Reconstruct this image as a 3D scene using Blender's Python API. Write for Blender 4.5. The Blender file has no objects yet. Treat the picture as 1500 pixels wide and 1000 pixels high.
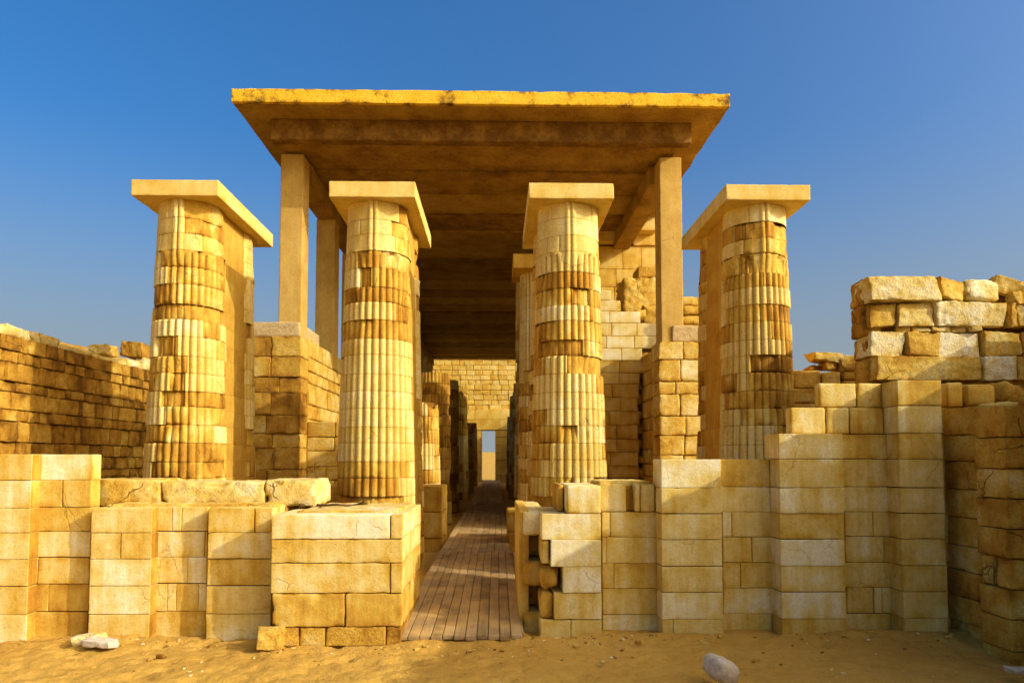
import bpy, math, random
import numpy as np
from mathutils import Vector, Matrix, Euler

R = math.radians
rnd = random.Random(7)
scn = bpy.context.scene
COL = scn.collection

# ------------------------------------------------------------------ camera
F = 1050.0                     # focal length in pixels of the 1500 px wide photo
EYE = 1.6
YAW, PITCH = R(1.2), R(3.0)
SHY = 172.0 / F - math.tan(PITCH)
cam = bpy.data.cameras.new('camera')
cam.sensor_width = 36.0
cam.lens = 36.0 * F / 1500.0
cam.shift_y = SHY * F / 1500.0
cam.clip_start, cam.clip_end = 0.05, 5000.0
camo = bpy.data.objects.new('camera', cam)
COL.objects.link(camo)
camo.location = (0, 0, EYE)
camo.rotation_euler = (R(90) + PITCH, 0, -YAW)
scn.camera = camo
CM = Euler((R(90) + PITCH, 0, -YAW)).to_matrix()

def ray(px, py):
    return CM @ Vector(((px - 750) / F, (500 - py) / F + SHY, -1.0))
def at(px, py, Y):             # world point seen at a photo pixel, at distance Y
    d = ray(px, py)
    return Vector((0, 0, EYE)) + d * (Y / d.y)
def XX(px, Y, py=672): return at(px, py, Y).x
def ZZ(py, Y, px=728): return at(px, py, Y).z

# ------------------------------------------------------------------ sky and sun
TOSUN = Vector((1.0, -0.475, 0.545)).normalized()
ELEV = math.asin(TOSUN.z)
AZ = math.atan2(TOSUN.x, TOSUN.y)
w = bpy.data.worlds.new('World')
scn.world = w
w.use_nodes = True
nt = w.node_tree
nt.nodes.clear()
sky = nt.nodes.new('ShaderNodeTexSky')
sky.sky_type = 'NISHITA'
sky.sun_disc = False
sky.sun_elevation = ELEV
sky.sun_rotation = AZ
sky.altitude = 100
AIR, DUST, OZ, SAT = 1.0, 8.0, 5.0, 1.3
HAZE_TOP, HAZE_COL, SHADE_FILL = .42, (1.5, 1.74, 1.86), (8.0, 5.3, 1.4)
sky.air_density, sky.dust_density, sky.ozone_density = AIR, DUST, OZ
bg = nt.nodes.new('ShaderNodeBackground')
bg.inputs['Strength'].default_value = 0.15
wo = nt.nodes.new('ShaderNodeOutputWorld')
hs = nt.nodes.new('ShaderNodeHueSaturation')
hs.inputs['Saturation'].default_value = SAT
nt.links.new(sky.outputs[0], hs.inputs['Color'])
# desert air: pale haze low over the horizon ; added sun-side glow lifts shaded walls
tcw = nt.nodes.new('ShaderNodeTexCoord')
sep = nt.nodes.new('ShaderNodeSeparateXYZ')
nt.links.new(tcw.outputs['Generated'], sep.inputs[0])
hz = nt.nodes.new('ShaderNodeMapRange'); hz.interpolation_type = 'SMOOTHSTEP'
hz.inputs['From Min'].default_value = -.02; hz.inputs['From Max'].default_value = HAZE_TOP
hz.inputs['To Min'].default_value = .95; hz.inputs['To Max'].default_value = 0
nt.links.new(sep.outputs['Z'], hz.inputs['Value'])
mh = nt.nodes.new('ShaderNodeMix'); mh.data_type = 'RGBA'
nt.links.new(hz.outputs[0], mh.inputs[0]); nt.links.new(hs.outputs[0], mh.inputs[6])
mh.inputs[7].default_value = (*HAZE_COL, 1)
dt = nt.nodes.new('ShaderNodeVectorMath'); dt.operation = 'DOT_PRODUCT'
nt.links.new(tcw.outputs['Generated'], dt.inputs[0]); dt.inputs[1].default_value = TOSUN
ar = nt.nodes.new('ShaderNodeMapRange')
ar.inputs['From Min'].default_value = .38; ar.inputs['From Max'].default_value = 1
nt.links.new(dt.outputs['Value'], ar.inputs['Value'])
pw = nt.nodes.new('ShaderNodeMath'); pw.operation = 'POWER'; pw.inputs[1].default_value = 1.4
nt.links.new(ar.outputs[0], pw.inputs[0])
ad = nt.nodes.new('ShaderNodeMix'); ad.data_type = 'RGBA'; ad.blend_type = 'ADD'
nt.links.new(pw.outputs[0], ad.inputs[0]); nt.links.new(mh.outputs[2], ad.inputs[6])
ad.inputs[7].default_value = (*SHADE_FILL, 1)
nt.links.new(ad.outputs[2], bg.inputs[0])
nt.links.new(bg.outputs[0], wo.inputs[0])
sl = bpy.data.lights.new('sun', 'SUN')
sl.energy = 2.5
sl.angle = R(0.55)
sl.color = (1.0, 0.94, 0.83)
so = bpy.data.objects.new('sun', sl)
COL.objects.link(so)
so.rotation_euler = TOSUN.to_track_quat('Z', 'Y').to_euler()
so.location = (30, -15, 20)
scn.view_settings.view_transform = 'Standard'
scn.view_settings.look = 'None'
scn.view_settings.exposure = 0.62
scn.view_settings.gamma = 1.0

# ------------------------------------------------------------------ numpy noise
def _h(ix, iy, iz):
    n = (ix * 374761393 + iy * 668265263 + iz * 2147483647 % 1274126177 + iz * 1442695041) & 0xffffffff
    n = ((n ^ (n >> 13)) * 1274126177) & 0xffffffff
    n = ((n ^ (n >> 16)) * 2246822519) & 0xffffffff
    return ((n ^ (n >> 15)) & 0xffffff) / float(0xffffff)
def vn(p):
    i = np.floor(p).astype(np.int64)
    f = p - i
    f = f * f * (3 - 2 * f)
    x, y, z = i[:, 0], i[:, 1], i[:, 2]
    r = 0
    for dx in (0, 1):
        wx = f[:, 0] if dx else 1 - f[:, 0]
        for dy in (0, 1):
            wy = f[:, 1] if dy else 1 - f[:, 1]
            for dz in (0, 1):
                wz = f[:, 2] if dz else 1 - f[:, 2]
                r = r + wx * wy * wz * _h(x + dx, y + dy, z + dz)
    return r
def fbm(p, o=3):
    r, a, t = 0, 1.0, 0
    for k in range(o):
        r = r + a * vn(p * (2.03 ** k) + 17.3 * k)
        t += a
        a *= .5
    return r / t

# ------------------------------------------------------------------ mesh builder
_topo = {}
def topo(nu, nv, nw):
    key = (nu, nv, nw)
    if key in _topo: return _topo[key]
    idx, pts = {}, []
    def g(i, j, k):
        t = (i, j, k)
        if t not in idx:
            idx[t] = len(pts); pts.append(t)
        return idx[t]
    F_ = {}
    a, b, c = nu - 1, nv - 1, nw - 1
    F_['-x'] = [(g(0, j, k), g(0, j, k + 1), g(0, j + 1, k + 1), g(0, j + 1, k)) for j in range(b) for k in range(c)]
    F_['+x'] = [(g(a, j, k), g(a, j + 1, k), g(a, j + 1, k + 1), g(a, j, k + 1)) for j in range(b) for k in range(c)]
    F_['-y'] = [(g(i, 0, k), g(i + 1, 0, k), g(i + 1, 0, k + 1), g(i, 0, k + 1)) for i in range(a) for k in range(c)]
    F_['+y'] = [(g(i, b, k), g(i, b, k + 1), g(i + 1, b, k + 1), g(i + 1, b, k)) for i in range(a) for k in range(c)]
    F_['-z'] = [(g(i, j, 0), g(i, j + 1, 0), g(i + 1, j + 1, 0), g(i + 1, j, 0)) for i in range(a) for j in range(b)]
    F_['+z'] = [(g(i, j, c), g(i + 1, j, c), g(i + 1, j + 1, c), g(i, j + 1, c)) for i in range(a) for j in range(b)]
    _topo[key] = (np.array(pts), {k: np.array(v) for k, v in F_.items()})
    return _topo[key]

def axis(L, e, cell):
    e = min(e, L * .3)
    n = max(1, int(round((L - 2 * e) / cell)))
    mid = np.linspace(e, L - e, n + 1)
    return np.concatenate([[0, e * .35], mid, [L - e * .35, L]])

class MB:
    def __init__(s):
        s.V, s.Q, s.T, s.n = [], [], [], 0
    def add(s, v, q, t):
        v = np.asarray(v, float)
        s.V.append(v); s.Q.append(np.asarray(q) + s.n)
        s.T.append(np.full(len(v), t) if np.isscalar(t) else np.asarray(t)); s.n += len(v)
    def box(s, x0, x1, y0, y1, z0, z1, t=.3):
        v = [(x, y, z) for x in (x0, x1) for y in (y0, y1) for z in (z0, z1)]
        q = [(0, 1, 3, 2), (4, 6, 7, 5), (0, 4, 5, 1), (2, 3, 7, 6), (0, 2, 6, 4), (1, 5, 7, 3)]
        s.add(v, q, t)
    def block(s, x0, x1, y0, y1, z0, z1, r=.012, amp=.004, chip=.03, t=.5, cell=.06, skip=(), jit=0., rot=None, freq=9., thr=.56, blot=.42, rim=.30, side=0.):
        L = np.array([x1 - x0, y1 - y0, z1 - z0])
        if min(L) <= .004: return
        c = np.array([(x0 + x1) / 2, (y0 + y1) / 2, (z0 + z1) / 2])
        e = min(r * 1.6 + chip * .5, .06 + r)
        ax = [axis(L[k], e, cell if L[k] < 2.5 * cell * 20 else max(cell, L[k] / 60)) for k in range(3)]
        ijk, Fc = topo(*[len(a) for a in ax])
        P = np.stack([ax[k][ijk[:, k]] for k in range(3)], 1) - L / 2
        a = L / 2
        P0 = P.copy()
        sd = np.array([rnd.uniform(0, 500) for _ in range(3)])
        nz = fbm(P * freq + sd, 3)
        rr = r + chip * np.clip((nz - thr) * 4, 0, 1)
        rr = np.minimum(rr, min(L) * .48)[:, None]
        q = np.clip(P, -(a - rr), (a - rr))
        d = P - q
        ln = np.linalg.norm(d, axis=1, keepdims=True)
        n = d / np.maximum(ln, 1e-6)
        P = q + n * rr
        P = P + n * (amp * (fbm(P * freq * 1.7 + sd + 50, 3)[:, None] * 2 - 1.2))
        if jit:
            cs = np.array([[rnd.uniform(-1, 1) * jit for _ in range(3)] for _ in range(8)]) * L
            u = (P + a) / L
            o = 0
            for m in range(8):
                wgt = 1
                for k in range(3):
                    wgt = wgt * (u[:, k] if (m >> k) & 1 else 1 - u[:, k])
                o = o + wgt[:, None] * cs[m]
            P = P + o
        if rot is not None:
            M = np.array(Euler(rot).to_matrix())
            P = P @ M.T
        Qs = np.concatenate([f for k, f in Fc.items() if k not in skip])
        # weathering: broad blotches, ochre rims along some edges
        ed = np.sort((a - np.abs(P0)), axis=1)[:, 1]
        wn = fbm(P0 * 4.5 + sd + 90, 3)
        tv_ = t + (wn - .5) * blot - rim * np.exp(-ed / .035) * np.clip((fbm(P0 * 6 + sd + 130, 2) - .38) * 3.5, 0, 1.2)
        if side:          # ochre stain on a pilaster's return face, also painted to dim sunlit glare
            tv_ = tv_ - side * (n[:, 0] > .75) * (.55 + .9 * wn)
        s.add(P + c, Qs, tv_)
    def build(s, name, mat, parent=None, smooth=True):
        V = np.concatenate(s.V); Q = np.concatenate(s.Q); T = np.concatenate(s.T)
        if parent is not None:
            V = V - np.array(parent.matrix_basis.translation if parent.parent is None else (parent.matrix_basis.translation + parent.parent.matrix_basis.translation))
        me = bpy.data.meshes.new(name)
        me.vertices.add(len(V)); me.vertices.foreach_set('co', V.astype(np.float32).ravel())
        me.loops.add(Q.size); me.loops.foreach_set('vertex_index', Q.astype(np.int32).ravel())
        me.polygons.add(len(Q))
        me.polygons.foreach_set('loop_start', np.arange(0, Q.size, 4, dtype=np.int32))
        me.polygons.foreach_set('loop_total', np.full(len(Q), 4, dtype=np.int32))
        me.polygons.foreach_set('use_smooth', np.full(len(Q), smooth))
        at_ = me.attributes.new('tone', 'FLOAT', 'POINT')
        at_.data.foreach_set('value', T.astype(np.float32))
        me.update(calc_edges=True)
        me.materials.append(mat)
        o = bpy.data.objects.new(name, me)
        COL.objects.link(o)
        if parent is not None: o.parent = parent
        return o

def tag(o, label, cat, group=None):
    o['label'] = label; o['category'] = cat; o['kind'] = 'thing'
    if group: o['group'] = group
    return o
def thing(name, label, cat, loc, group=None):
    o = bpy.data.objects.new(name, None)
    COL.objects.link(o)
    o.location = loc
    o.empty_display_size = .3
    return tag(o, label, cat, group)
def struct(o):
    o['kind'] = 'structure'
    return o

# ------------------------------------------------------------------ materials
def newmat(name):
    m = bpy.data.materials.new(name)
    m.use_nodes = True
    t = m.node_tree
    t.nodes.clear()
    out = t.nodes.new('ShaderNodeOutputMaterial')
    b = t.nodes.new('ShaderNodeBsdfPrincipled')
    b.inputs['Roughness'].default_value = .92
    b.inputs['Specular IOR Level'].default_value = .15
    t.links.new(b.outputs[0], out.inputs[0])
    return m, t, b
def noise(t, co, scale, detail=4, rough=.55, vec=None):
    n = t.nodes.new('ShaderNodeTexNoise')
    n.inputs['Scale'].default_value = scale
    n.inputs['Detail'].default_value = detail
    n.inputs['Roughness'].default_value = rough
    if vec:
        mp = t.nodes.new('ShaderNodeMapping')
        mp.inputs['Scale'].default_value = vec
        t.links.new(co, mp.inputs[0]); co = mp.outputs[0]
    t.links.new(co, n.inputs['Vector'])
    return n.outputs['Fac']
def ramp(t, fac, stops, interp='LINEAR'):
    r = t.nodes.new('ShaderNodeValToRGB')
    r.color_ramp.interpolation = interp
    e = r.color_ramp.elements
    while len(e) < len(stops): e.new(.5)
    for k, (p, c) in enumerate(stops):
        e[k].position = p
        e[k].color = (*c, 1) if len(c) == 3 else (c[0],) * 3 + (1,)
    t.links.new(fac, r.inputs[0])
    return r.outputs[0]
def math_(t, op, a, b, clamp=False):
    n = t.nodes.new('ShaderNodeMath'); n.operation = op; n.use_clamp = clamp
    for k, v in enumerate((a, b)):
        if isinstance(v, (int, float)): n.inputs[k].default_value = v
        else: t.links.new(v, n.inputs[k])
    return n.outputs[0]
def mix(t, mode, fac, a, b):
    n = t.nodes.new('ShaderNodeMix'); n.data_type = 'RGBA'; n.blend_type = mode
    for k, v in ((0, fac), (6, a), (7, b)):
        if isinstance(v, (int, float)): n.inputs[k].default_value = v
        elif isinstance(v, tuple): n.inputs[k].default_value = (*v, 1)
        else: t.links.new(v, n.inputs[k])
    return n.outputs[2]
def bump(t, b, h, strength, dist, prev=None):
    n = t.nodes.new('ShaderNodeBump')
    n.inputs['Strength'].default_value = strength
    n.inputs['Distance'].default_value = dist
    t.links.new(h, n.inputs['Height'])
    if prev is not None: t.links.new(prev, n.inputs['Normal'])
    t.links.new(n.outputs[0], b.inputs['Normal'])
    return n.outputs[0]

def limestone(name, stops, stain=.5, pit=.5, bs=.6, streak=.4, crk=.8, grain=1.):
    m, t, b = newmat(name)
    tc = t.nodes.new('ShaderNodeNewGeometry').outputs['Position']
    a = t.nodes.new('ShaderNodeAttribute'); a.attribute_name = 'tone'
    n1 = noise(t, tc, 2.3, 6, .62)
    n2 = noise(t, tc, 11, 6, .65)
    n3 = noise(t, tc, 60, 4, .6)
    ns = noise(t, tc, 1.0, 5, .6, (9, 9, .9))
    f = math_(t, 'ADD', a.outputs['Fac'], math_(t, 'MULTIPLY', math_(t, 'SUBTRACT', n1, .5), 1.1 * stain))
    f = math_(t, 'ADD', f, math_(t, 'MULTIPLY', math_(t, 'SUBTRACT', n2, .5), .9 * stain))
    f = math_(t, 'ADD', f, math_(t, 'MULTIPLY', math_(t, 'SUBTRACT', ns, .5), .7 * streak), True)
    c = ramp(t, f, stops)
    # brown patina patches and fine pits
    pm = ramp(t, n2, [(.56, (0,)), (.72, (1,))])
    c = mix(t, 'MULTIPLY', math_(t, 'MULTIPLY', pm, .55 * stain), c, (.62, .45, .25))
    v = t.nodes.new('ShaderNodeTexVoronoi')
    v.inputs['Scale'].default_value = 38
    t.links.new(tc, v.inputs['Vector'])
    pv = ramp(t, v.outputs['Distance'], [(.05, (1,)), (.22, (0,))])
    pmask = ramp(t, noise(t, tc, 5, 3), [(.5, (0,)), (.62, (1,))])
    pits = math_(t, 'MULTIPLY', pv, pmask)
    c = mix(t, 'MULTIPLY', math_(t, 'MULTIPLY', pits, pit), c, (.45, .32, .2))
    fine = ramp(t, n3, [(.3, (1 - .26 * grain,)), (.7, (1 + .10 * grain,))])
    c = mix(t, 'MULTIPLY', 1.0, c, fine)
    n4 = noise(t, tc, 26, 5, .7)
    mott = ramp(t, n4, [(.34, (.66, .54, .40)), (.5, (1, 1, 1)), (.7, (1.1, 1.08, 1.04))])
    c = mix(t, 'MULTIPLY', .5 * grain, c, mott)
    # hairline cracks
    wob = t.nodes.new('ShaderNodeVectorMath'); wob.operation = 'MULTIPLY_ADD'
    nc = t.nodes.new('ShaderNodeTexNoise'); nc.inputs['Scale'].default_value = 5; nc.inputs['Detail'].default_value = 4
    t.links.new(tc, nc.inputs['Vector'])
    t.links.new(nc.outputs['Color'], wob.inputs[0]); wob.inputs[1].default_value = (.2, .2, .2)
    t.links.new(tc, wob.inputs[2])
    ve = t.nodes.new('ShaderNodeTexVoronoi'); ve.feature = 'DISTANCE_TO_EDGE'
    ve.inputs['Scale'].default_value = 2.1
    t.links.new(wob.outputs[0], ve.inputs['Vector'])
    ck = ramp(t, ve.outputs['Distance'], [(.0, (1,)), (.016, (0,))])
    ckm = ramp(t, noise(t, tc, 1.7, 2), [(.56, (0,)), (.62, (1,))])
    crack = math_(t, 'MULTIPLY', math_(t, 'MULTIPLY', ck, ckm), crk)
    c = mix(t, 'MULTIPLY', crack, c, (.28, .17, .08))
    t.links.new(c, b.inputs['Base Color'])
    h = math_(t, 'ADD', math_(t, 'MULTIPLY', n2, .6), math_(t, 'MULTIPLY', n3, .35))
    h = math_(t, 'SUBTRACT', h, math_(t, 'MULTIPLY', pits, .5 * pit))
    h = math_(t, 'ADD', h, math_(t, 'MULTIPLY', n4, .4))
    h = math_(t, 'SUBTRACT', h, math_(t, 'MULTIPLY', crack, .8))
    bump(t, b, h, bs, .02)
    return m

GOLD = [(0, (.20, .09, .008)), (.28, (.44, .22, .022)), (.52, (.60, .375, .052)), (.76, (.72, .545, .17)), (1, (.82, .73, .44))]
M_front = limestone('dressed_limestone', GOLD, .50, .5, .45, 1.0, .35, .5)
M_old = limestone('weathered_limestone', GOLD, .75, .8, .9)
M_col = limestone('column_limestone', GOLD, .45, .4, .5, .55, .6, .7)
M_smooth = limestone('smooth_limestone', GOLD, .34, .2, .25, .5, .2, .5)
M_conc = limestone('ochre_concrete', [(0, (.17, .08, .012)), (.3, (.34, .19, .03)), (.6, (.50, .31, .065)), (1, (.72, .50, .14))], .38, .3, .35, .5, .5, .6)
M_paint = limestone('yellow_render', [(0, (.08, .04, .006)), (.22, (.34, .19, .02)), (.42, (.74, .44, .02)), (1, (.86, .60, .06))], 1.1, 1., .9, .5, 1)
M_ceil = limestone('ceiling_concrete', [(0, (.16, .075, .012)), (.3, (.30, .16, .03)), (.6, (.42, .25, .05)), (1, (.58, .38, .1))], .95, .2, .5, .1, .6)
M_core = limestone('joint_fill', [(0, (.06, .03, .008)), (1, (.16, .09, .025))], .3, .1, .3)

def sandmat():
    m, t, b = newmat('desert_sand')
    tc = t.nodes.new('ShaderNodeNewGeometry').outputs['Position']
    n1 = noise(t, tc, .9, 5, .6); n2 = noise(t, tc, 14, 5, .65); n3 = noise(t, tc, 160, 3, .7)
    f = math_(t, 'ADD', math_(t, 'MULTIPLY', n1, .6), math_(t, 'MULTIPLY', n2, .4))
    c = ramp(t, f, [(.3, (.40, .215, .032)), (.5, (.53, .305, .05)), (.7, (.60, .37, .08))])
    g = ramp(t, n3, [(.25, (.7,)), (.55, (1.0,)), (.8, (1.12,))])
    c = mix(t, 'MULTIPLY', 1.0, c, g)
    t.links.new(c, b.inputs['Base Color'])
    p = bump(t, b, n2, .8, .03)
    bump(t, b, n3, .5, .006, p)
    return m
M_sand = sandmat()
def woodmat():
    m, t, b = newmat('weathered_wood')
    tc = t.nodes.new('ShaderNodeNewGeometry').outputs['Position']
    a = t.nodes.new('ShaderNodeAttribute'); a.attribute_name = 'tone'
    gr = noise(t, tc, 1.0, 6, .65, (55, 2.2, 30))
    n1 = noise(t, tc, 3, 4)
    f = math_(t, 'ADD', math_(t, 'MULTIPLY', gr, .55), math_(t, 'MULTIPLY', a.outputs['Fac'], .45))
    c = ramp(t, f, [(.25, (.16, .10, .038)), (.5, (.35, .235, .10)), (.75, (.52, .37, .17))])
    c = mix(t, 'MIX', math_(t, 'MULTIPLY', ramp(t, n1, [(.42, (0,)), (.68, (1,))]), .75), c, (.56, .36, .12))
    t.links.new(c, b.inputs['Base Color'])
    b.inputs['Roughness'].default_value = .8
    bump(t, b, gr, .5, .006)
    return m
M_wood = woodmat()
def plain(name, col, var=.25, sc=20):
    m, t, b = newmat(name)
    tc = t.nodes.new('ShaderNodeNewGeometry').outputs['Position']
    n = noise(t, tc, sc, 5, .6)
    c = ramp(t, n, [(.3, tuple(x * (1 - var) for x in col)), (.7, tuple(min(1, x * (1 + var)) for x in col))])
    t.links.new(c, b.inputs['Base Color'])
    bump(t, b, n, .6, .02)
    return m
M_grey = plain('grey_white_stone', (.56, .47, .33))
M_sill = plain('dusty_concrete', (.48, .34, .14))
M_twig = plain('dry_twig', (.10, .06, .03))

# ------------------------------------------------------------------ masonry helpers
def splits(a, b, wd, off=0.):
    n = max(1, int(round((b - a) / wd)))
    if n == 1: return [a, b]
    st = (b - a) / n
    return [a] + [a + st * (k + rnd.uniform(-.3, .3)) + off * st for k in range(1, n)] + [b]
def wallx(mb, x0, x1, y0, y1, zs, wd=.55, t=.6, tv=.12, joints=None, gap=.004, skip=('+y',), core=True, tones=None, yj=.006, **kw):
    """wall whose broad faces look along Y: one row of blocks per course"""
    cx0, cx1 = x0, x1
    gp = gap
    gaps = [gap * rnd.choice((.25, .4, .8, 1.5)) for _ in zs]
    for k in range(len(zs) - 1):
        js = joints[k] if joints and k < len(joints) and joints[k] else splits(x0, x1, wd)
        cx0, cx1 = max(cx0, js[0]), min(cx1, js[-1])
        g1, g2 = gaps[k], gaps[k + 1]
        for i in range(len(js) - 1):
            gap = gp * rnd.choice((.3, .5, 1, 1.6))
            tt = t + rnd.uniform(-tv, tv) + (tones[k] if tones else 0)
            mb.block(js[i] + gap / 2, js[i + 1] - gap / 2, y0 + rnd.uniform(-yj, yj), y1, zs[k] + g1 / 2, zs[k + 1] - g2 / 2, t=tt, skip=skip, **kw)
    if core: mb.box(cx0 + .05, cx1 - .05, y0 + .05, y1 - .02, zs[0], zs[-1] - .05, t=-.2)
def wally(mb, x0, x1, y0, y1, zs, wd=.55, t=.6, tv=.12, gap=.004, skip=(), core=True, xj=.006, **kw):
    """wall whose broad faces look along X"""
    for k in range(len(zs) - 1):
        js = splits(y0, y1, wd)
        for i in range(len(js) - 1):
            dx0 = rnd.uniform(-xj, xj)
            mb.block(x0 + dx0, x1 + dx0, js[i] + gap / 2, js[i + 1] - gap / 2, zs[k] + gap / 2, zs[k + 1] - gap / 2, t=t + rnd.uniform(-tv, tv), skip=skip, **kw)
    if core: mb.box(x0 + .05, x1 - .05, y0 + .05, y1 - .05, zs[0], zs[-1] - .05, t=-.2)
def courses(z0, z1, h, v=.08):
    n = max(1, int(round((z1 - z0) / h)))
    zs = [z0 + (z1 - z0) * k / n for k in range(n + 1)]
    return [zs[0]] + [z + rnd.uniform(-v, v) * h for z in zs[1:-1]] + [zs[-1]]

# ------------------------------------------------------------------ ground
def axis_n(segs):
    out = []
    for a, b, s in segs:
        out += list(np.arange(a, b - 1e-6, s))
    out.append(segs[-1][1])
    return np.array(out)
gx = axis_n([(-900, -100, 100), (-100, -20, 10), (-20, -7, 1), (-7, 6, .035), (6, 20, 1), (20, 100, 10), (100, 900, 100)])
gy = axis_n([(-300, -20, 40), (-20, 3, 1.5), (3, 4.4, .2), (4.4, 8.2, .035), (8.2, 14, .2), (14, 60, 2), (60, 200, 20), (200, 1500, 130)])
GX, GY = np.meshgrid(gx, gy, indexing='ij')
P2 = np.stack([GX.ravel(), GY.ravel(), np.zeros(GX.size)], 1)
def sm(a, b, x):
    u = np.clip((x - a) / (b - a), 0, 1)
    return u * u * (3 - 2 * u)
nearm = sm(-12, -7, P2[:, 0]) * (1 - sm(6, 12, P2[:, 0])) * sm(-8, 2, P2[:, 1]) * (1 - sm(8.5, 12, P2[:, 1]))
hh = (fbm(P2 * 1.1, 3) - .5) * .055 * nearm
foot = fbm(P2 * np.array([5, 7, 1]) + 9, 3)
hh -= .024 * np.clip((foot - .52) * 6, 0, 1) * nearm
foot2 = fbm(P2 * np.array([11, 16, 1]) + 31, 3)
hh -= .016 * np.clip((foot2 - .54) * 8, 0, 1) * nearm
hh += (fbm(P2 * 22, 2) - .5) * .012 * nearm
hh += .055 * np.exp(-((P2[:, 1] - 6.36) / .13) ** 2) * np.exp(-((P2[:, 0] + .33) / .62) ** 4) * fbm(P2 * 3.1 + 5, 2) * 1.5
# sand heaped along the foot of the front walls, ground a little higher inside
hh += .045 * np.exp(-((P2[:, 1] - 6.55) / .16) ** 2) * (fbm(P2 * 2.2 + 3, 2) * 1.6 - .2) * nearm
hh += .07 * sm(6.9, 10.5, P2[:, 1]) * nearm + .07 * sm(8.5, 12, P2[:, 1])
hh -= .03 * np.exp(-((P2[:, 0] + .3) / .75) ** 2) * np.exp(-((P2[:, 1] - 7.2) / 1.4) ** 2)
hh -= .05 * sm(3.2, 4.4, P2[:, 0]) * (1 - sm(6.0, 6.6, P2[:, 1])) * nearm
P2[:, 2] = hh
nx, ny = len(gx), len(gy)
ii = (np.arange(nx - 1)[:, None] * ny + np.arange(ny - 1)[None, :]).ravel()
gq = np.stack([ii, ii + ny, ii + ny + 1, ii + 1], 1)
mb = MB(); mb.add(P2, gq, .5)
struct(mb.build('sand_ground', M_sand))
# far dune seen through the doorway
hx = np.linspace(-160, 160, 81); hy = np.linspace(110, 320, 31)
HX, HY = np.meshgrid(hx, hy, indexing='ij')
P3 = np.stack([HX.ravel(), HY.ravel(), np.zeros(HX.size)], 1)
P3[:, 2] = -.5 + 4.3 * np.exp(-((P3[:, 1] - 215) / 55) ** 2) * (.55 + .75 * fbm(P3 * .03, 3)) * np.clip(1 - (np.abs(P3[:, 0]) / 160) ** 4, 0, 1)
ii = (np.arange(80)[:, None] * 31 + np.arange(30)[None, :]).ravel()
mb = MB(); mb.add(P3, np.stack([ii, ii + 31, ii + 32, ii + 1], 1), .5)
struct(mb.build('desert_hill', M_sand))

# ------------------------------------------------------------------ left niched front wall
YP, YR = 6.6, 6.73            # pilaster and recess planes
ZL = [-.12] + [ZZ(y, YP) for y in (897, 856, 817, 779, 743)]
ZL2 = ZL + [ZZ(703, YP), ZZ(665, YP)]
lw = thing('niched_wall', 'low pale limestone wall with flat pilasters and niches, left of the big corner block', 'wall', (-3.6, 6.9, 0))
xl = lambda p, Y=YP: XX(p, Y, 830)
def jj(Y, *rows): return [[XX(p, Y, 830) for p in r] if r else None for r in rows]
fk = dict(cell=.045, r=.003, chip=.020, amp=.002, thr=.60, gap=.005, yj=.006, rim=.20)
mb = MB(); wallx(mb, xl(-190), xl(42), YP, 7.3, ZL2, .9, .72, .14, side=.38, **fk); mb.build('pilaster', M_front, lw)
mb = MB(); wallx(mb, xl(42), xl(131), YR, 6.88, ZL2, .5, .62, .12,
    joints=jj(YR, (44, 131), (44, 72, 131), (44, 56, 131), (44, 131), (44, 131), (44, 88, 131), (44, 131)), tones=[-.1, 0, .05, .1, -.2, -.1, .18], **fk)
mb.build('recess_panel', M_front, lw)
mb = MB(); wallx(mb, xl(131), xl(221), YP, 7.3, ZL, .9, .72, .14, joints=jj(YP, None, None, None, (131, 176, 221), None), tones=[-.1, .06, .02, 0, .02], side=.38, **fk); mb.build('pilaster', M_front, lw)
mb = MB(); wallx(mb, xl(221), xl(303), YR, 7.3, ZL, .5, .7, .1, joints=jj(YR, (222, 303), (222, 246, 259, 291, 303), (222, 275, 303), (222, 299, 303), (222, 251, 264, 303)), tones=[-.15, .05, .05, .05, .0], **fk); mb.build('recess_panel', M_front, lw)
mb = MB(); wallx(mb, xl(303), xl(398), YP, 7.3, ZL, .9, .70, .12, joints=jj(YP, None, None, None, None, (303, 372, 398)), **fk); mb.build('pilaster', M_front, lw)
# set-back coping row
mb = MB()
ps = [118, 236, 388, 464]
for k in range(len(ps) - 1):
    mb.block(XX(ps[k], 7.02, 720) + .001, XX(ps[k + 1], 7.02, 720) - .001, 7.02 + rnd.uniform(-.03, .02), 7.62, 1.14, ZZ(703, 7.05) + rnd.uniform(-.012, .012),
             r=.008, chip=.11, amp=.014, t=(.62, .70, .80)[k], cell=.03, thr=.46)
mb.block(xl(140), xl(398), 6.98, 7.5, .9, 1.15, t=.5, cell=.1)
mb.build('coping_row', M_old, lw)
# sandy rubble fill between the front wall and the coping
mb = MB(); mb.block(xl(136), xl(396), 6.77, 7.1, ZL[-1] - .2, ZL[-1] + .03, r=.03, amp=.02, chip=.06, t=.62, cell=.05); mb.build('ledge_fill', M_old, lw)

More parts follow.
